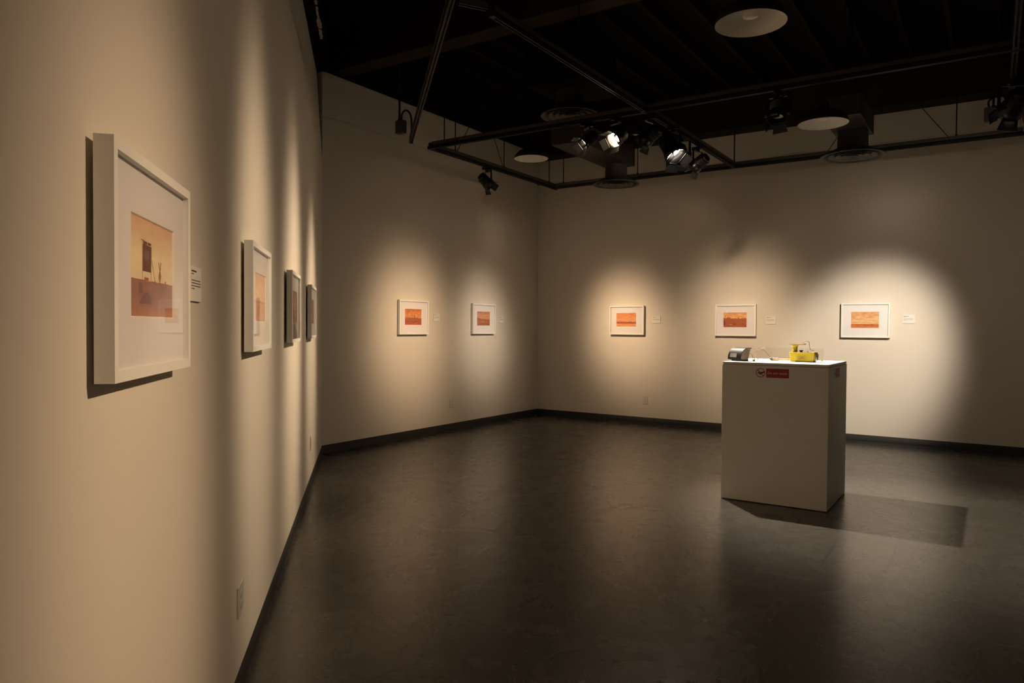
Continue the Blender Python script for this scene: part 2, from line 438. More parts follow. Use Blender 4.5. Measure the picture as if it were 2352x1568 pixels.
track('lighting_track', 'black track running along the right wall from the far corner to the right edge', (-5.155, 8.88), (.22, 8.88),
      rods=[(-5.05, 8.88), (-3.93, 8.88), (-2.66, 8.88, .008), (-.35, 8.88)],
      braces=[((-.42, 8.88, 3.42), (-1.05, 8.88, 4.3)), ((-1.6, 8.88, 3.42), (-1.0, 8.88, 4.3))])
track('lighting_track', 'black track crossing the room sideways through the junction of spotlights', (-5.155, 6.17), (2.8, 6.17),
      rods=[(-1.0, 6.17), (1.5, 6.17)])
track('lighting_track', 'dark slotted track running from the top left down to the spotlight junction', (-2.66, 3.76), (-2.66, 6.122),
      rods=[(-2.66, 4.9)])
track('lighting_track', 'dark slotted track carrying spotlights from the junction back to the right wall track', (-2.66, 6.218), (-2.66, 8.832))
track('lighting_track', 'grey slotted track at the top right corner, on the near side of the cross track', (.10, -1.2), (.10, 6.122),
      rods=[(.10, 4.3)])
track('lighting_track', 'grey slotted track at the right edge, beyond the cross track, above the spotlight', (.10, 6.218), (.10, 7.95),
      rods=[(.10, 7.9, .009)])
track('lighting_track', 'grey slotted strut slanting up beside the tall left wall', (-5.20, 5.86), (-.05, .81), rods=[(-2.72, 3.43)], rail=True)
track('strut_link', 'short pale slotted strut linking the slanting strut to the middle track', (-2.775, 3.555), (-2.675, 3.72), rail=False)
track('lighting_track', 'short black track out of view right of the viewer', (.35, 2.6), (3.2, 2.6), rods=[(.9, 2.6), (2.8, 2.6)])

def junction(x, y, label, rodx, ux, uy):
    t = thing('junction_box', label, 'electrical box', (x, y, TZ+.075))
    mb = MB(); mb.box((0, 0, .065), (.11, .06, .13)); mb.box((.0, 0, .132), (.10, .05, .008)); mb.build('box', M_BOX, t, bevel=.004)
    mb = MB(); mb.tube([(rodx, 0, .13), (rodx, 0, CZ-TZ-.075)], .011, 10); mb.lathe([(0, .128), (.02, .128), (.02, .15), (0, .15)], 10, org=(rodx, 0, 0)); mb.build('conduit', M_ROD, t)
    mb = MB(); mb.tube(smooth_path([(-rodx*.6, 0, .13), (-rodx*.8, 0, .20), (ux*.5, uy*.5, .25), (ux*.95, uy*.95, .19), (ux, uy, .0)], 8), .010, 8); mb.build('flexible_cable', M_TRACK, t)
    return t
junction(-5.22, 5.72, 'grey junction box with thin conduit at the left end of the slanting strut', -.02, .06, .10)
junction(-.05, 8.45, 'dark junction box with looped cable at the right edge above the spotlight', .02, .13, .03)

# ------------------------------------------------------------------ spotlights with barn doors
def beam_profile(ld, t0, expo, spill, lobe):
    ld.use_nodes = True; nt = ld.node_tree; L = nt.links.new
    em = nt.nodes['Emission']
    tc = nt.nodes.new('ShaderNodeTexCoord'); sp = nt.nodes.new('ShaderNodeSeparateXYZ'); L(tc.outputs['Normal'], sp.inputs[0])
    def m(op, a, b=0.0):
        n = nt.nodes.new('ShaderNodeMath'); n.operation = op
        for i, v in enumerate((a, b)):
            if isinstance(v, (int, float)): n.inputs[i].default_value = v
            else: L(v, n.inputs[i])
        return n.outputs[0]
    z = m('MAXIMUM', m('ABSOLUTE', sp.outputs[2]), .001)
    tx, ty = m('DIVIDE', sp.outputs[0], z), m('DIVIDE', sp.outputs[1], z)
    def rad(ox, oy, k=1.0):
        a, b = m('SUBTRACT', tx, ox), m('MULTIPLY', m('SUBTRACT', ty, oy), k)
        return m('SQRT', m('ADD', m('MULTIPLY', a, a), m('MULTIPLY', b, b)))
    def lobe_(r, w, e): return m('EXPONENT', m('MULTIPLY', m('POWER', m('DIVIDE', r, w), e), -1.0))
    t0, ky = t0; r = rad(0.0, 0.0, ky)
    tot = m('ADD', lobe_(r, t0, expo), m('MULTIPLY', lobe_(rad(0.0, 0.0), .55, 2.0), spill))
    if lobe:
        v, st, w = lobe
        tot = m('ADD', tot, m('MULTIPLY', lobe_(rad(v.x/-v.z, v.y/-v.z), w, 2.0), st))
    L(tot, em.inputs['Strength'])
def lens_mat(col, s): return emit('lamp_glow', tuple(col)+(1,), s)
LM = {}
def spotlight(name, at, aim, power, t0, expo, spill, lobe, col, label, lit=True, scale=1.0, group='spotlights on the tracks'):
    ax, ay = at
    t = thing('track_spotlight', label, 'spotlight', (ax, ay, TZ), 0, group)
    piv = Vector((0, 0, -.16*scale - .03))
    d = (Vector(aim) - (Vector((ax, ay, TZ)) + piv)).normalized()
    pan = math.atan2(d.y, d.x)
    mb = MB(); mb.box((0, 0, -.018), (.13, .036, .030), Matrix.Rotation(pan, 3, 'Z')); mb.lathe([(0, -.034), (.022, -.034), (.022, -.055), (.012, -.06), (0, -.06)], 16, sm=False)
    mb.build('track_adapter', M_FIX, t, bevel=.002)
    zax = d; xax = Vector((-sin(pan), cos(pan), 0)); yax = zax.cross(xax)
    Rm = Matrix((xax, yax, zax)).transposed()
    S = scale
    # yoke: U bracket either side of the housing
    mb = MB(); r = .085*S
    for sg in (-1, 1): mb.bar(xax*sg*r + Vector((0, 0, -.052)), piv + xax*sg*r, .006, .024, up=xax)
    mb.bar(-xax*r + Vector((0, 0, -.055)), xax*r + Vector((0, 0, -.055)), .024, .006)
    for sg in (-1, 1): mb.lathe([(0, -.008), (.016, -.008), (.016, .008), (0, .008)], 12, axis=Matrix((yax, zax, xax)).transposed(), org=piv+xax*sg*(r+.006), sm=False)
    mb.build('yoke', M_FIX, t)
    # finned housing, opening toward +z of Rm
    pr = [(.0, -.13), (.045, -.13), (.052, -.115), (.052, -.10)]
    for k in range(5):
        z = -.098 + k*.014; pr += [(.066, z), (.066, z+.005), (.055, z+.006), (.055, z+.013)]
    pr += [(.066, -.02), (.078, .02), (.080, .06), (.076, .06), (.072, .02), (.060, .0)]
    mb = MB(); mb.lathe([(a*S, b*S) for a, b in pr], 32, axis=Rm, org=piv); mb.build('housing', M_FIX, t)
    key = (col, lit)
    if key not in LM: LM[key] = lens_mat(col, 80) if lit else M_BULB
    mb = MB(); mb.lathe([(.0001, .012), (.03, .010), (.05, .006), (.060, .001)], 28, axis=Rm, org=piv, mi=0)
    mb = MB(); mb.lathe([(a*S, b*S) for a, b in [(.0001, .012), (.03, .010), (.05, .006), (.0615, .001)]], 28, axis=Rm, org=piv)
    mb.build('lens', LM[key], t)
    # four flaps
    for k in range(4):
        Rk = Rm @ Matrix.Rotation(k*pi/2 + .12, 3, 'Z')
        fl = radians(34 if k % 2 else 26)
        base = Vector((.066*S, 0, .062*S)); L = .066*S; w0, w1 = .098*S, (.125*S if k % 2 else .098*S)
        dx, dz = sin(fl)*L, cos(fl)*L; th = .0018
        P = [base+Vector((0, -w0/2, 0)), base+Vector((0, w0/2, 0)), base+Vector((dx, w1/2, dz)), base+Vector((dx, -w1/2, dz))]
        nrm = Vector((cos(fl), 0, -sin(fl)))*th
        Q = [p+nrm for p in P]
        P = [piv + Rk @ p for p in P]; Q = [piv + Rk @ p for p in Q]
        mb = MB(); mb.face(P); mb.face(Q[::-1])
        for j in range(4): mb.face([P[(j+1) % 4], P[j], Q[j], Q[(j+1) % 4]])
        h0 = piv + Rk @ (base+Vector((0, -w0/2, 0))); h1 = piv + Rk @ (base+Vector((0, w0/2, 0)))
        mb.tube([h0, h1], .0035*S, 6)
        mb.build('barn_door', M_DOOR, t)
    if lit:
        ld = bpy.data.lights.new('lamp', 'SPOT'); ld.energy = power*PWR; ld.color = col; ld.spot_size = radians(110); ld.spot_blend = .6; ld.shadow_soft_size = .022
        lo = bpy.data.objects.new('lamp', ld); COL.objects.link(lo); lo.parent = t
        lo.location = piv + d*.03*S
        q = (-d).to_track_quat('Z', 'Y'); lo.rotation_mode = 'QUATERNION'; lo.rotation_quaternion = q
        beam_profile(ld, t0, expo, spill, lobe and (q.inverted() @ (Vector(lobe[0]) - (t.location + lo.location)), lobe[1], lobe[2]))
    return t
for nm, at, aim, pw, t0, ex, sp, lb, col, sc_, lab in LIGHTS:
    spotlight(nm, at, aim, pw, t0, ex, sp, lb, col, lab, scale=sc_)
spotlight('off', (-1.50, 6.17), (-1.5, 5.3, 1.0), 0, (.1, 1), 1, 0, None, (1, .7, .4), 'unlit black spotlight hanging below the cross track over the pedestal', lit=False)

# ------------------------------------------------------------------ dome pendants
def pendant(x, y, z, label):
    t = thing('pendant_lamp', label, 'pendant lamp', (x, y, z), 0, 'unlit dome pendants')
    out = [(.200, 0), (.200, .010), (.194, .030), (.178, .056), (.150, .082), (.110, .102), (.070, .114), (.046, .120), (.044, .165), (.034, .185), (.012, .195), (.0, .196)]
    inn = [(.199, .0005), (.196, .010), (.190, .030), (.174, .055), (.147, .080), (.108, .099), (.068, .111), (.040, .116), (.0001, .117)]
    mb = MB(); mb.lathe(out, 56, mi=0); mb.build('outer_shade', M_SHADE_OUT, t)
    mb = MB(); mb.lathe(inn, 56, mi=0); mb.build('inner_reflector', M_SHADE_IN, t)
    mb = MB(); mb.lathe([(.0001, .028), (.02, .030), (.040, .036), (.048, .046), (.046, .054), (.030, .090), (.020, .112), (.018, .1168)], 28); mb.build('bulb', M_BULB, t)
    mb = MB(); mb.tube([(0, 0, .19), (0, 0, CZ-z)], .006, 8); mb.build('stem', M_ROD, t)
pendant(-1.188, 4.243, 3.150, 'large dark dome pendant with pale inside at the top of the photo')
pendant(-1.21, 6.494, 3.112, 'dark dome pendant with pale inside in front of the right air diffuser')
pendant(-4.562, 7.252, 3.38, 'small distant dome pendant with pale inside near the far corner')

# ------------------------------------------------------------------ air diffusers
def diffuser(x, y, z, r, neck_h, duct, label):
    t = thing('air_diffuser', label, 'air vent', (x, y, z), 0, 'round ceiling air diffusers')
    mb = MB(); k = r/.28
    mb.lathe([(.28*k, 0), (.283*k, .006), (.27*k, .014), (.22*k, .040), (.17*k, .068), (.135*k, .085), (.130*k, .085+neck_h)], 56)
    mb.lathe([(.28*k, 0), (.262*k, .002), (.245*k, .016), (.225*k, .035), (.18*k, .06), (.13*k, .08)], 56)
    mb.build('outer_cone', M_DIFF, t)
    for a, b in ((.215, .155), (.150, .100), (.095, .050), (.045, .005)):
        mb = MB(); mb.lathe([(a*k, .004), (a*k*.99, .001), (b*k*1.03, .026), (b*k, .034), (a*k*.985, .007), (a*k, .004)], 48); mb.build('ring_vane', M_DIFF, t)
    x0, x1, y0, y1, z0, z1 = duct
    mb = MB(); mb.box(((x0+x1)/2-x, (y0+y1)/2-y, (z0+z1)/2-z), (x1-x0, y1-y0, z1-z0))
    mb.build('duct_box', M_DUCT if z < 3.4 else M_CEIL, t, bevel=.006)
    for yy in (y1-.3, (y0+y1)/2):
        if yy < y0+.1: continue
        mb = MB(); mb.box(((x0+x1)/2-x, yy-y, (z1+CZ)/2-z), (.02, .02, CZ-z1)); mb.build('duct_hanger', M_ROD, t)
diffuser(-3.873, 8.113, 3.150, .28, .16, (-4.06, -3.70, 6.86, 8.28, 3.385, 3.60), 'round louvred air diffuser nearest the far corner, below a box duct')
diffuser(-1.138, 7.55, 3.040, .285, .15, (-1.30, -.98, 6.9, 7.72, 3.265, 3.45), 'round louvred air diffuser at right, behind the dome pendant')
diffuser(-3.541, 6.35, 3.500, .29, .17, (-3.84, -3.24, 6.0, 6.75, 3.745, 4.2), 'round louvred air diffuser left of the glaring spotlights, high in the dark')

# ------------------------------------------------------------------ framed prints
def ink(r, g, b, k=.82):
    c = srgb(r, g, b); return (min(1, c[0]*k), min(1, c[1]*k/.75), min(1, c[2]*k/.50), 1)
def print_mat(name, sky_top, sky_mid, gnd, gnd2, horizon, seed, ncl=.10, blot=.35):
    blot += .22
    m = bpy.data.materials.new(name); m.use_nodes = True; nt = m.node_tree; L = nt.links.new
    b = nt.nodes['Principled BSDF']; b.inputs['Roughness'].default_value = .75; b.inputs['Specular IOR Level'].default_value = .15
    uv = nt.nodes.new('ShaderNodeUVMap'); sep = nt.nodes.new('ShaderNodeSeparateXYZ'); L(uv.outputs[0], sep.inputs[0])
    mp = nt.nodes.new('ShaderNodeMapping'); mp.inputs['Location'].default_value = (seed, seed*.7, 0); mp.inputs['Scale'].default_value = (3, 6, 1); L(uv.outputs[0], mp.inputs[0])
    n = nt.nodes.new('ShaderNodeTexNoise'); n.inputs['Scale'].default_value = 1.6; n.inputs['Detail'].default_value = 8; L(mp.outputs[0], n.inputs['Vector'])
    mp2 = nt.nodes.new('ShaderNodeMapping'); mp2.inputs['Location'].default_value = (seed*2, 3, 0); mp2.inputs['Scale'].default_value = (5, 0, 1); L(uv.outputs[0], mp2.inputs[0])
    n2 = nt.nodes.new('ShaderNodeTexNoise'); n2.inputs['Scale'].default_value = 2; n2.inputs['Detail'].default_value = 7; L(mp2.outputs[0], n2.inputs['Vector'])
    def mth(op, a, c):
        x = nt.nodes.new('ShaderNodeMath'); x.operation = op
        for i, v in enumerate((a, c)):
            if isinstance(v, (int, float)): x.inputs[i].default_value = v
            else: L(v, x.inputs[i])
        return x.outputs[0]
    v = mth('ADD', sep.outputs[1], mth('MULTIPLY', mth('SUBTRACT', n2.outputs['Fac'], .5), ncl))
    r = nt.nodes.new('ShaderNodeValToRGB'); L(v, r.inputs[0]); cr = r.color_ramp
    pts = [(0, gnd2), (horizon*.55, gnd), (horizon-.012, gnd), (horizon+.012, sky_mid), (min(.98, horizon+.25), sky_mid), (1, sky_top)]
    while len(cr.elements) < len(pts): cr.elements.new(.5)
    for e, (p, c) in zip(cr.elements, pts): e.position = p; e.color = c
    mx = nt.nodes.new('ShaderNodeMix'); mx.data_type = 'RGBA'; mx.blend_type = 'OVERLAY'; mx.inputs['Factor'].default_value = blot
    r2 = nt.nodes.new('ShaderNodeValToRGB'); L(n.outputs['Fac'], r2.inputs[0]); r2.color_ramp.elements[0].position = .3; r2.color_ramp.elements[0].color = (.22, .2, .2, 1); r2.color_ramp.elements[1].position = .7; r2.color_ramp.elements[1].color = (.75, .75, .72, 1)
    L(r.outputs[0], mx.inputs['A']); L(r2.outputs[0], mx.inputs['B']); L(mx.outputs['Result'], b.inputs['Base Color'])
    return m
O1, O2, O3, O4 = ink(232, 150, 92), ink(244, 186, 118), ink(190, 96, 52), ink(210, 118, 70)
DK = mat('print_shadow_tone', ink(176, 92, 56), .8, spec=.1, var=(90, .25))
DK2 = mat('print_dark_tone', ink(122, 72, 54), .8, spec=.1, var=(90, .2))
DK3 = mat('print_bank_tone', ink(140, 96, 76), .8, spec=.1)
LT = mat('print_light_tone', ink(246, 190, 130), .8, spec=.1)

FWD, FHT = .548, .428
def framed(name, base, rotz, label, group, pm, shapes, z=1.297, glass=True, u=(.20, .775)):
    """local x to the right along the wall, y into the wall, z up; origin at the bottom centre on the wall"""
    t = thing(name, label, 'framed picture', (base.x, base.y, z), rotz, group)
    w2, h = FWD/2, FHT; fw = .020; y1, y0 = -.012, -.045
    mb = MB()
    # mitred frame of four mouldings
    O = [(-w2, 0), (w2, 0), (w2, h), (-w2, h)]; I = [(-w2+fw, fw), (w2-fw, fw), (w2-fw, h-fw), (-w2+fw, h-fw)]
    for k in range(4):
        a, b, c, d = O[k], O[(k+1) % 4], I[(k+1) % 4], I[k]
        mb.face([(a[0], y0, a[1]), (b[0], y0, b[1]), (c[0], y0, c[1]), (d[0], y0, d[1])])
        mb.face([(b[0], y0, b[1]), (a[0], y0, a[1]), (a[0], y1, a[1]), (b[0], y1, b[1])])
        mb.face([(d[0], y0, d[1]), (c[0], y0, c[1]), (c[0], y0+.022, c[1]), (d[0], y0+.022, d[1])])
    mb.face([(O[3][0], y1, O[3][1]), (O[2][0], y1, O[2][1]), (O[1][0], y1, O[1][1]), (O[0][0], y1, O[0][1])])
    mb.build('frame', M_FRAME, t)
    # hanging cleat that carries the frame on the wall
    mb = MB(); mb.box((0, -.006, h-.06), (w2*1.2, .0118, .03)); mb.box((0, -.006, .03), (w2*1.2, .0118, .015)); mb.build('hanging_cleat', M_ROD, t)
    # mat with bevelled window
    u0, u1, v0, v1 = -.150, .170, .117, .317
    u0, u1 = -w2+u[0]*FWD, -w2+u[1]*FWD
    ym = y0+.013; yb = ym+.004
    mi = [(-w2+fw, fw), (w2-fw, fw), (w2-fw, h-fw), (-w2+fw, h-fw)]; wi = [(u0, v0), (u1, v0), (u1, v1), (u0, v1)]
    e = .0022; wj = [(u0+e, v0+e), (u1-e, v0+e), (u1-e, v1-e), (u0+e, v1-e)]
    mb = MB()
    for k in range(4):
        a, b, c, d = mi[k], mi[(k+1) % 4], wi[(k+1) % 4], wi[k]
        mb.face([(a[0], ym, a[1]), (b[0], ym, b[1]), (c[0], ym, c[1]), (d[0], ym, d[1])])
        a, b = wj[k], wj[(k+1) % 4]
        mb.face([(d[0], ym, d[1]), (c[0], ym, c[1]), (b[0], yb, b[1]), (a[0], yb, a[1])], mi=1)
    mb.build('mat_board', [M_MATB, M_MATCORE], t)
    mb = MB(); mb.face([(u0, yb, v0), (u1, yb, v0), (u1, yb, v1), (u0, yb, v1)], uv=[(0, 0), (1, 0), (1, 1), (0, 1)])
    mats = [pm, DK, DK2, LT, DK3]
    lay = 1
    for mi_, pts in shapes:
        q = [(u0+p*(u1-u0), yb-.00004*lay, v0+r_*(v1-v0)) for p, r_ in pts]
        mb.face(q, mi=mi_, uv=list(pts)); lay += 1 if lay < 8 else 0
    mb.build('print', mats, t)
    if glass:
        mb = MB(); g = y0+.006; mb.face([(-w2+fw, g, fw), (w2-fw, g, fw), (w2-fw, g, h-fw), (-w2+fw, g, h-fw)]); mb.build('glazing', M_GLASS, t)
    return t
def ragged(x0, x1, y0, y1, amp, n, seed):
    rnd = random.Random(seed)
    top = [(x0+(x1-x0)*k/n, min(.99, y1+amp*rnd.uniform(-1, 1))) for k in range(n+1)]
    return [(x0, y0), (x1, y0)] + top[::-1]
def rect(x0, y0, x1, y1, sk=0): return [(x0, y0), (x1, y0), (x1+sk, y1), (x0+sk, y1)]

# first picture: tall billboard on posts over a dark bank, a diamond-shaped figure with two prongs, small posts
sh1 = [(1, rect(.265, .44, .273, .98-.06)), (1, rect(.235, .905, .31, .915)), (1, rect(.455, .44, .462, .80)),
       (2, [(.275, .545), (.46, .545), (.47, .86), (.28, .87)]), (2, [(.29, .87), (.37, .87), (.37, .90), (.29, .91)]), (2, [(.385, .87), (.46, .87), (.46, .90), (.385, .90)]),
       (4, [(.36+.06*cos(a*pi/8), .74+.07*sin(a*pi/8)) for a in range(16)]),
       (1, [(.66, .405), (.70, .53), (.665, .62), (.635, .52)]), (1, [(.655, .60), (.672, .60), (.645, .70), (.630, .70)]), (1, [(.665, .60), (.682, .60), (.70, .70), (.685, .70)]),
       (1, [(.47, .70), (.476, .70), (.56, .42), (.552, .42)]), (1, rect(.31, .44, .40, .475)), (1, rect(.79, .40, .82, .47)), (1, rect(.54, .42, .56, .46)),
       (4, [(.20, .16), (.48, .16), (.44, .26), (.36, .30), (.28, .27)]), (4, rect(.2, .28, .27, .40)), (1, ragged(.0, 1, .425, .438, .006, 14, 3))]
pm1 = print_mat('print_billboard', ink(222, 160, 110), ink(243, 200, 140), ink(168, 108, 84), ink(192, 118, 82), .375, 3.1, .02, -.04)
pm2 = print_mat('print_pale_plain', ink(232, 165, 105), ink(240, 180, 120), ink(214, 140, 90), ink(220, 146, 92), .44, 9.4, .03, .15)
pm3 = print_mat('print_dusk_left', ink(160, 98, 64), ink(186, 118, 78), ink(128, 72, 48), ink(142, 80, 54), .40, 5.4, .10, .4)
pm4 = print_mat('print_dusk_far', ink(150, 92, 62), ink(160, 100, 66), ink(112, 66, 46), ink(124, 74, 50), .45, 15.4, .08, .4)
pm8 = print_mat('print_town', ink(196, 98, 44), ink(226, 140, 76), ink(172, 82, 42), ink(200, 98, 52), .42, 7.1, .04, .35)
pm9 = print_mat('print_dune', ink(198, 118, 76), ink(216, 142, 86), ink(182, 104, 62), ink(168, 88, 52), .47, 2.1, .12, .35)
pm5 = print_mat('print_row', ink(222, 130, 70), ink(230, 146, 88), ink(226, 146, 84), ink(222, 140, 80), .30, 4.2, .01, .2)
pm6 = print_mat('print_shacks', ink(220, 136, 72), ink(230, 160, 94), ink(186, 88, 42), ink(170, 76, 38), .58, 8.8, .03, .5)
pm7 = print_mat('print_plain', ink(216, 144, 84), ink(228, 166, 104), ink(198, 104, 48), ink(212, 122, 62), .27, 6.3, .10, .3)
def LP(s): return A_ + DL*s
GP = 'framed orange prints on the left wall'; GB = 'framed orange prints on the back wall'; GR = 'framed orange prints on the right wall'
framed('framed_print', LP(6.487), radians(135), 'nearest white framed print on the tall left wall, showing a tower-like billboard', GP, pm1, [(i_, [(a_, .375+(b_-.435)*.85 if b_ > .435 else b_*.862) for a_, b_ in p_]) for i_, p_ in sh1], u=(.245, .82))
framed('framed_print', LP(4.93), radians(135), 'second white framed print from the viewer on the left wall, pale orange', GP, pm2, [(4, rect(0, .40, 1, .412))], u=(.27, .845))
framed('framed_print', LP(3.425), radians(135), 'third white framed print from the viewer on the left wall, seen very edge-on', GP, pm3, [(1, ragged(0, 1, 0, .33, .05, 12, 5))], u=(.27, .82))
framed('framed_print', LP(1.885), radians(135), 'farthest white framed print on the left wall, beside its dark end corner', GP, pm4, [(1, ragged(.3, .9, .1, .6, .06, 9, 6))], u=(.25, .80))
framed('framed_print', Vector((-WX, 6.868, 0)), radians(90), 'left print on the back wall, deep orange town skyline with a small tower', GB, pm8,
       [(1, ragged(.0, .25, .3, .45, .02, 6, 4)), (1, ragged(.2, .8, .3, .47, .03, 14, 8)), (1, rect(.56, .44, .62, .58)), (1, rect(.53, .56, .64, .60)), (1, ragged(0, 1, .26, .36, .03, 16, 9)), (1, rect(.15, .3, .17, .98))])
framed('framed_print', Vector((-WX, 8.368, 0)), radians(90), 'right print on the back wall, orange hill shape, nearest the far corner', GB, pm9,
       [(1, [(0, .30), (0, .58), (.12, .54), (.35, .48), (.7, .47), (1, .40), (1, .28), (.5, .34)])])
rnd5 = random.Random(2)
sh5 = [(1, ragged(0, 1, .22, .34, .03, 30, 5))]
sh5 += [(1, rect(.02+.045*k, .25, .05+.045*k, .36+rnd5.uniform(0, .05))) for k in range(21)] + [(3, rect(.04+.11*k, .385, .09+.11*k, .40)) for k in range(8)]
framed('framed_print', Vector((-4.505, DY, 0)), 0, 'left print on the right wall, orange plain with a low dark row of houses', GR, pm5, sh5)
sh6 = [(1, [(0, 0), (.30, 0), (.34, .55), (.30, .66), (.18, .70), (.12, .60), (0, .64)]), (3, rect(.14, .18, .38, .20)), (1, ragged(.35, 1, .30, .60, .02, 14, 3)), (1, rect(.62, .58, .66, .68)), (2, rect(0, .14, .08, .44)), (1, [(.04, .62), (.06, .62), (.12, .84), (.1, .84)]), (1, [(.10, .62), (.115, .62), (.08, .80), (.065, .80)]), (1, ragged(.1, .9, .02, .2, .05, 12, 12))]
framed('framed_print', Vector((-2.905, DY, 0)), 0, 'middle print on the right wall, orange shacks under a lighter sky, above the black device', GR, pm6, sh6)
framed('framed_print', Vector((-1.309, DY, 0)), 0, 'right print on the right wall, pale orange sea horizon, brightest lit', GR, pm7,
       [(3, ragged(.0, 1, .275, .305, .012, 24, 5)), (1, [(0, .345), (.3, .355), (.6, .345), (1, .33), (1, .318), (.6, .33), (.3, .34), (0, .33)])])

# small wall text cards
def card(base, rotz, x0, x1, z0, z1, label, seed, big=False):
    wd = x1-x0; ht = z1-z0
    t = thing('wall_label', label, 'wall label', (base.x, base.y, z0), rotz, 'small text cards beside the prints')
    mb = MB(); mb.box((0, -.0035, ht/2), (wd, .007, ht)); mb.build('card', M_CARD, t, bevel=.0005)
    rnd = random.Random(seed); mb = MB()
    rows = [(.86, .50, .0042, 0), (.78, .26, .0024, 0), (.60, .93, .0026, 1), (.52, .95, .0026, 1), (.44, .93, .0026, 1), (.36, .30, .0026, 1)]
    for v, L, hh, mi in rows:
        x = -wd/2 + .08*wd; end = -wd/2 + .08*wd + L*wd*.88
        while x < end-.002:
            w_ = min(rnd.uniform(.004, .013), end-x)
            z = v*ht
            mb.face([(x, -.0073, z-hh/2), (x+w_, -.0073, z-hh/2), (x+w_, -.0073, z+hh/2), (x, -.0073, z+hh/2)], mi=mi)
            x += w_ + .0016
    mb.build('printed_text', [M_INK, M_INKS if not big else M_INK], t)
card(LP(5.975), radians(135), -.065, .065, 1.464, 1.560, 'white text card behind the right edge of the nearest print', 1, True)
card(Vector((-WX, 7.350, 0)), radians(90), -.064, .064, 1.466, 1.564, 'white text card between the two prints of the back wall', 2)
card(Vector((-WX, 8.842, 0)), radians(90), -.062, .062, 1.461, 1.553, 'white text card on the back wall nearest the far corner', 3)
card(Vector((-4.052, DY, 0)), 0, -.065, .065, 1.468, 1.570, 'white text card right of the row of houses print', 4)
card(Vector((-2.445, DY, 0)), 0, -.063, .063, 1.460, 1.565, 'white text card right of the shacks print, above the pedestal', 5)
card(Vector((-.841, DY, 0)), 0, -.063, .063, 1.474, 1.574, 'white text card at far right beside the brightest print', 6)

# outlets
def outlet(base, rotz, z, label, w_=.075, h_=.120):
    t = thing('wall_outlet', label, 'outlet', (base.x, base.y, z), rotz, 'duplex wall outlets')
    mb = MB(); mb.box((0, -.0035, 0), (w_, .007, h_)); mb.build('cover_plate', M_PLATE, t, bevel=.0025)
    for sg in (-1, 1):
        mb = MB(); n = 20; pts = []
        for k in range(n):
            a = 2*pi*k/n; pts.append((.0165*cos(a), max(-.0135, min(.0135, .0175*sin(a)))))
        mb.face([(p, -.0095, sg*.0195+q) for p, q in pts][::1])
        for k in range(n):
            a, b = pts[k], pts[(k+1) % n]; mb.face([(a[0], -.0095, sg*.0195+a[1]), (a[0], -.007, sg*.0195+a[1]), (b[0], -.007, sg*.0195+b[1]), (b[0], -.0095, sg*.0195+b[1])])
        for dx, hh in ((-.0062, .008), (.0062, .0065)):
            mb.face([(dx-.0011, -.0097, sg*.0195+.002-hh/2), (dx+.0011, -.0097, sg*.0195+.002-hh/2), (dx+.0011, -.0097, sg*.0195+.002+hh/2), (dx-.0011, -.0097, sg*.0195+.002+hh/2)], mi=1)
        mb.face([(.0025*cos(a*pi/4), -.0097, sg*.0195-.008+.0025*sin(a*pi/4)) for a in range(8)], mi=1)
        mb.build('socket', [M_PLATE, M_SLOT], t)
    mb = MB(); mb.face([(.0028*cos(a*pi/4), -.0076, .0028*sin(a*pi/4)) for a in range(8)]); mb.build('screw', M_SILV, t)
outlet(LP(5.240), radians(135), .362, 'ivory outlet low on the left wall nearest the viewer', .115, .118)
outlet(LP(1.665), radians(135), .385, 'ivory outlet low on the left wall by the dark end corner', .075, .120)
outlet(Vector((-WX, 7.675, 0)), radians(90), .367, 'ivory outlet low on the back wall between the two prints', .088, .122)
outlet(Vector((-4.209, DY, 0)), 0, .345, 'ivory outlet low on the right wall below the row of houses print', .078, .122)

# ------------------------------------------------------------------ pedestal
PX0, PX1, PY0, PY1, PH = -1.848, -1.031, 5.913, 6.722, 1.128
pcx, pcy = (PX0+PX1)/2, (PY0+PY1)/2; pw, pd = PX1-PX0, PY1-PY0
ped = thing('pedestal', 'tall white box pedestal standing on the dark floor with a red sticker near its top', 'pedestal', (pcx, pcy, 0))
mb = MB(); mb.box((0, 0, (PH-.022)/2+.002), (pw, pd, PH-.022-.004)); mb.build('body', M_PED, ped, bevel=.003)
mb = MB(); mb.box((0, 0, PH-.010), (pw-.006, pd-.006, .0198)); mb.build('top_panel', M_PED, ped, bevel=.002)

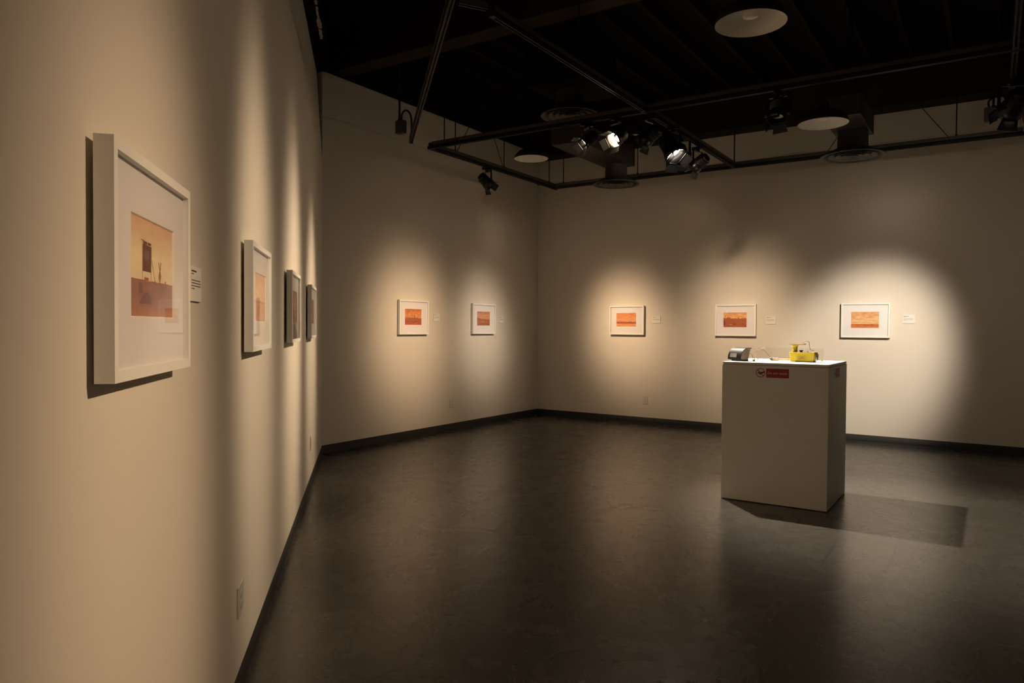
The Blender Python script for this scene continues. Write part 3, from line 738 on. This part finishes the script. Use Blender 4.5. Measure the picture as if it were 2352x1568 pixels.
def text_mesh(body, size, m, name, parent, bold=.0):
    c = bpy.data.curves.new('tmp', 'FONT'); c.body = body; c.size = size; c.align_x = 'CENTER'; c.align_y = 'CENTER'; c.offset = bold; c.space_character = 1.08
    o = bpy.data.objects.new('tmp', c); COL.objects.link(o)
    dg = bpy.context.evaluated_depsgraph_get(); dg.update()
    me = bpy.data.meshes.new_from_object(o.evaluated_get(dg)); bpy.data.objects.remove(o, do_unlink=True)
    me.materials.clear(); me.materials.append(m)
    q = bpy.data.objects.new(name, me); COL.objects.link(q); q.parent = parent
    return q
def sticker(parent, O, rot, cx_circle, cx_rect, zc):
    """decal parts laid on a pedestal face; O = point on the face in pedestal space, rot = z rotation of the face"""
    Rz = Matrix.Rotation(rot, 3, 'Z'); T = lambda x, y, z: O + Rz @ Vector((x, y, z))
    mb = MB(); r = .0365
    n = 40
    for k in range(n):
        a, b = 2*pi*k/n, 2*pi*(k+1)/n
        mb.face([T(cx_circle+r*cos(a), -.0016, zc+r*sin(a)), T(cx_circle+r*cos(b), -.0016, zc+r*sin(b)), T(cx_circle+(r-.0045)*cos(b), -.0016, zc+(r-.0045)*sin(b)), T(cx_circle+(r-.0045)*cos(a), -.0016, zc+(r-.0045)*sin(a))])
    q = .7071*(r-.003); w_ = .0021
    mb.face([T(cx_circle-q-w_, -.0016, zc+q-w_), T(cx_circle+q-w_, -.0016, zc-q-w_), T(cx_circle+q+w_, -.0016, zc-q+w_), T(cx_circle-q+w_, -.0016, zc+q+w_)])
    rg = mb.build('prohibition_ring', M_RED, parent)
    hand = [(-.026, -.004), (-.016, .003), (-.006, .004), (.010, .006), (.031, .013), (.033, .004), (.020, -.001), (.012, -.006), (.010, -.014), (.003, -.010), (-.002, -.017), (-.006, -.010), (-.012, -.012), (-.008, -.004), (-.016, -.003), (-.025, -.008)]
    mb = MB(); mb.face([T(cx_circle+a, -.0011, zc+b) for a, b in hand]); mb.build('hand_symbol', M_SIGNK, parent)
    mb = MB(); rr = [(-.086, -.036), (.086, -.036), (.086, .036), (-.086, .036)]
    mb.face([T(cx_rect+a, -.0013, zc+b) for a, b in rr]); mb.face([T(cx_rect+a, -.0004, zc+b) for a, b in rr[::-1]])
    for k in range(4):
        a, b = rr[k], rr[(k+1) % 4]; mb.face([T(cx_rect+a[0], -.0013, zc+a[1]), T(cx_rect+a[0], -.0004, zc+a[1]), T(cx_rect+b[0], -.0004, zc+b[1]), T(cx_rect+b[0], -.0013, zc+b[1])])
    mb.build('red_sticker', M_RED, parent)
    tx = text_mesh('Do not touch', .0250, M_SIGNW, 'sticker_text', parent, .0012)
    tx.location = T(cx_rect, -.0018, zc); tx.rotation_euler = (pi/2, 0, rot)
sticker(ped, Vector((0, PY0-pcy, 0)), 0, -1.540-pcx, -1.409-pcx, 1.047)
sticker(ped, Vector((PX1-pcx, 0, 0)), pi/2, 6.150-pcy, 6.285-pcy, 1.052)

# ------------------------------------------------------------------ things on the pedestal
ZT = PH
# black curved device
t = thing('desk_gadget', 'glossy black curved device with a grey label at the left end of the pedestal top', 'device', (-1.765, 6.12, ZT), radians(-25))
mb = MB(); W_ = .138
prof = []
for k in range(13):
    a = pi/2*k/12; prof.append((-.052+.085*(1-sin(a))*0 - .0, 0))
# side profile in (y, z): front bottom -> curved front -> top -> slanted back
side = [(-.070, .018)] + [(-.068 + .080*(1-cos(a)), .022 + .088*sin(a)) for a in [pi/2*k/10 for k in range(11)]] + [(.060, .112), (.062, .108)]
outer = [(-W_/2, y, z) for y, z in side]
th = [(y+.004, z-.004) for y, z in side]
L_ = [[(-W_/2, y, z) for y, z in side], [(W_/2, y, z) for y, z in side]]
mb.grid([[Vector(p) for p in L_[0]], [Vector(p) for p in L_[1]]], 0, True, False)
L2 = [[(-W_/2, y, z) for y, z in th], [(W_/2, y, z) for y, z in th]]
mb.grid([[Vector(p) for p in L2[1]], [Vector(p) for p in L2[0]]], 0, True, False)
for sg, A1, B1 in ((0, L_[0], L2[0]), (1, L_[1], L2[1])):
    for k in range(len(side)-1): mb.face([A1[k], A1[k+1], B1[k+1], B1[k]])
mb.face([L_[0][0], L_[1][0], L2[1][0], L2[0][0]]); mb.face([L_[0][-1], L_[1][-1], L2[1][-1], L2[0][-1]])
mb.build('curved_cover', M_BLK, t)
mb = MB()
core = [(-.060, .022)] + [(-.060 + .074*(1-cos(a)), .022 + .080*sin(a)) for a in [pi/2*k/8 for k in range(9)]] + [(.054, .103), (.022, .004), (-.036, .004)]
for x, rev in ((W_/2-.004, False), (-W_/2+.004, True)):
    P = [(x, y, z) for y, z in core]; mb.face(P[::-1] if rev else P)
for k in range(len(core)):
    a, b = core[k], core[(k+1) % len(core)]; mb.face([(-W_/2+.004, a[0], a[1]), (-W_/2+.004, b[0], b[1]), (W_/2-.004, b[0], b[1]), (W_/2-.004, a[0], a[1])])
mb.build('side_panel', M_TEXTILE, t)
mb = MB(); mb.box((.012, -.012, .006), (W_*.78, .085, .012)); mb.build('foot', M_KNOB, t, bevel=.003)
mb = MB(); mb.face([(-.048, -.0702, .032), (.022, -.0702, .032), (.024, -.0650, .066), (-.046, -.0650, .066)]); mb.build('label_plate', M_SILV, t)
mb = MB(); mb.tube(smooth_path([(.072, .035, .066), (.085, .05, .05), (.088, .055, .02), (.10, .05, .006)], 6), .0018, 6); mb.box((.105, .048, .006), (.026, .012, .010), Matrix.Rotation(-.5, 3, 'Z')); mb.build('cord', M_WIRE, t)

# wire loop lamp
t = thing('wire_loop_stand', 'thin bent wire arch rising from the pedestal top beside the black device', 'wire stand', (-1.704, 6.33, ZT))
mb = MB(); mb.lathe([(0, .0005), (.009, .0005), (.009, .010), (.004, .014), (0, .014)], 14); mb.build('base', M_BEIGE, t)
mb = MB(); mb.tube(smooth_path([(0, 0, .012), (-.006, 0, .040), (.010, .004, .072), (.046, .006, .092), (.080, .008, .083), (.112, .014, .050), (.138, .02, .020)], 8), .0022, 8); mb.build('bent_wire', M_WIRE, t)
mb = MB(); mb.tube([(.0, .01, .100), (.020, .01, .099)], .0035, 6); mb.tube([(.062, .01, .101), (.088, .01, .104)], .0035, 6); mb.tube([(.02, .01, .099), (.062, .01, .101)], .0010, 6); mb.build('clip', M_WIRE, t)

t = thing('probe_tube', 'beige plug joined to a thin orange tube lying behind the wire arch', 'tube', (-1.540, 6.36, ZT))
mb = MB(); mb.box((0, 0, .013), (.062, .026, .024)); mb.build('plug', M_BEIGE, t, bevel=.003)
mb = MB(); mb.lathe([(0, -.008), (.010, -.006), (.013, .004), (.008, .014), (0, .016)], 14, org=(-.026, -.014, .012)); mb.build('cable_gland', M_WIRE, t)
mb = MB(); mb.tube([(.031, 0, .013), (.19, .004, .013)], .0065, 10); mb.build('orange_tube', M_COP, t)

# yellow field meter
t = thing('field_meter', 'bright yellow metal meter box with a pillar and plate on top of the pedestal', 'meter', (-1.296, 6.29, ZT), radians(-3))
BW, BD, BH = .202, .105, .080
mb = MB()
def rr_ring(w_, d_, z, r=.012, n=4):
    pts = []
    for cx_, cy_, a0 in ((w_/2-r, d_/2-r, 0), (-w_/2+r, d_/2-r, pi/2), (-w_/2+r, -d_/2+r, pi), (w_/2-r, -d_/2+r, 3*pi/2)):
        for k in range(n+1):
            a = a0 + pi/2*k/n; pts.append(Vector((cx_+r*cos(a), cy_+r*sin(a), z)))
    return pts
mb.grid([rr_ring(BW*.90, BD*.9, .001), rr_ring(BW*.93, BD*.93, .005), rr_ring(BW*.985, BD*.985, BH-.010)], 0, True, True, (True, True))
mb.build('case', M_YEL, t)
mb = MB(); mb.grid([rr_ring(BW, BD, BH-.010), rr_ring(BW*1.015, BD*1.015, BH-.008), rr_ring(BW*1.01, BD*1.01, BH-.002), rr_ring(BW*.97, BD*.97, BH)], 0, True, True, (True, True)); mb.build('lid', M_YEL, t)
mb = MB(); yf = -BD/2*.965-.0012
def fr(x0, x1, z0, z1, w_=.0012):
    for a in ((x0, x1, z0, z0+w_), (x0, x1, z1-w_, z1), (x0, x0+w_, z0, z1), (x1-w_, x1, z0, z1)):
        mb.face([(a[0], yf-.0008*a[2]/.08*1.6, a[2]), (a[1], yf-.0008*a[2]/.08*1.6, a[2]), (a[1], yf-.0008*a[3]/.08*1.6, a[3]), (a[0], yf-.0008*a[3]/.08*1.6, a[3])])
yf -= .0006
fr(-.030, .036, .022, .054)
rnd = random.Random(8)
for z, x0, x1 in ((.046, -.022, .028), (.037, -.025, -.004), (.037, .009, .031), (.029, -.022, .028)):
    x = x0
    while x < x1:
        w_ = rnd.uniform(.003, .007); x2 = min(x1, x+w_); yy = yf-.0006
        mb.face([(x, yy, z-.0014), (x2, yy, z-.0014), (x2, yy, z+.0014), (x, yy, z+.0014)]); x = x2+.0014
mb.face([(.003+.0042*cos(a*pi/6), yf-.0006, .037+.0042*sin(a*pi/6)) for a in range(12)])
mb.build('front_marking', M_SIGNK, t)
# pillar: two stacked rough funnels
mb = MB(); rnd = random.Random(3)
prof = [(.016, 0), (.019, .004), (.021, .012), (.018, .016), (.019, .026), (.021, .038), (.023, .046), (.029, .052), (.034, .056), (.033, .058)]
rings = []
for r, z in prof:
    rings.append([Vector(((r+rnd.uniform(-.0015, .0015))*cos(2*pi*k/18)-.066-z*.05, (r+rnd.uniform(-.0015, .0015))*sin(2*pi*k/18), BH+z)) for k in range(18)])
mb.grid(rings, 0, True, True, (True, True)); mb.build('pillar', M_YELD, t)
mb = MB(); mb.box((-.045, 0, BH+.0655), (.116, .070, .009)); pl = mb.build('top_plate', M_PLY, t, bevel=.0015)
mb = MB(); mb.lathe([(.010, 0), (.010, .008), (.014, .009), (.015, .016), (.0001, .0165)], 18, org=(-.014, -.01, BH)); mb.build('knob', M_KNOB, t)
mb = MB(); mb.lathe([(.004, 0), (.004, .003), (.002, .008), (.0001, .009)], 10, org=(.036, -.01, BH)); mb.tube([(.036, -.01, BH+.004), (.044, -.01, BH+.008)], .0016, 6); mb.build('toggle_switch', M_SILV, t)
mb = MB(); mb.tube(smooth_path([(-.014, 0, BH+.070), (.004, 0, BH+.080), (.024, 0, BH+.090), (.041, .002, BH+.086), (.048, .004, BH+.060), (.050, .004, BH+.034), (.060, .004, BH+.018), (.086, .002, BH+.014)], 8), .0018, 8)
mb.build('cable', M_WIRE, t)
mb = MB(); rnd = random.Random(6)
for k in range(16):
    x0 = BW/2*.97; y = rnd.uniform(-.035, .03); z = rnd.uniform(.045, .078)
    mb.tube(smooth_path([(x0-.006, y, z+.003), (x0+rnd.uniform(.006, .018), y+rnd.uniform(-.006, .006), z+rnd.uniform(-.004, .004)), (x0+rnd.uniform(.004, .016), y+rnd.uniform(-.006, .006), z-rnd.uniform(.015, .035)), (x0+rnd.uniform(.0, .012), y, z-rnd.uniform(.03, .055)+.012)], 5), .0015, 5)
mb.build('frayed_wiring', M_WIRE, t)
mb = MB(); mb.tube(smooth_path([(-.100, -.04, .040), (-.106, -.05, .015), (-.125, -.055, .003), (-.150, -.05, .004), (-.163, -.04, .016)], 6), .0012, 6); mb.build('loose_lead', M_WIRE, t)

# clear acrylic vitrine without its top, low
t = thing('acrylic_sheet', 'low clear acrylic sheet standing behind the instruments on the pedestal, barely visible', 'acrylic sheet', (-1.43, 6.49, ZT))
mb = MB(); ax0, ax1, ay, ah, tk = -.30, .250, 0.02, .106, .003
mb.box(((ax0+ax1)/2, ay, ah/2+.0005), (ax1-ax0, tk, ah)); mb.build('back_panel', M_ACRYL, t)
mb = MB()
for q in (ax0+.01, ax1-.01): mb.box((q, ay-.006, .005), (.012, .008, .010))
mb.build('foot_clip', M_SILV, t)
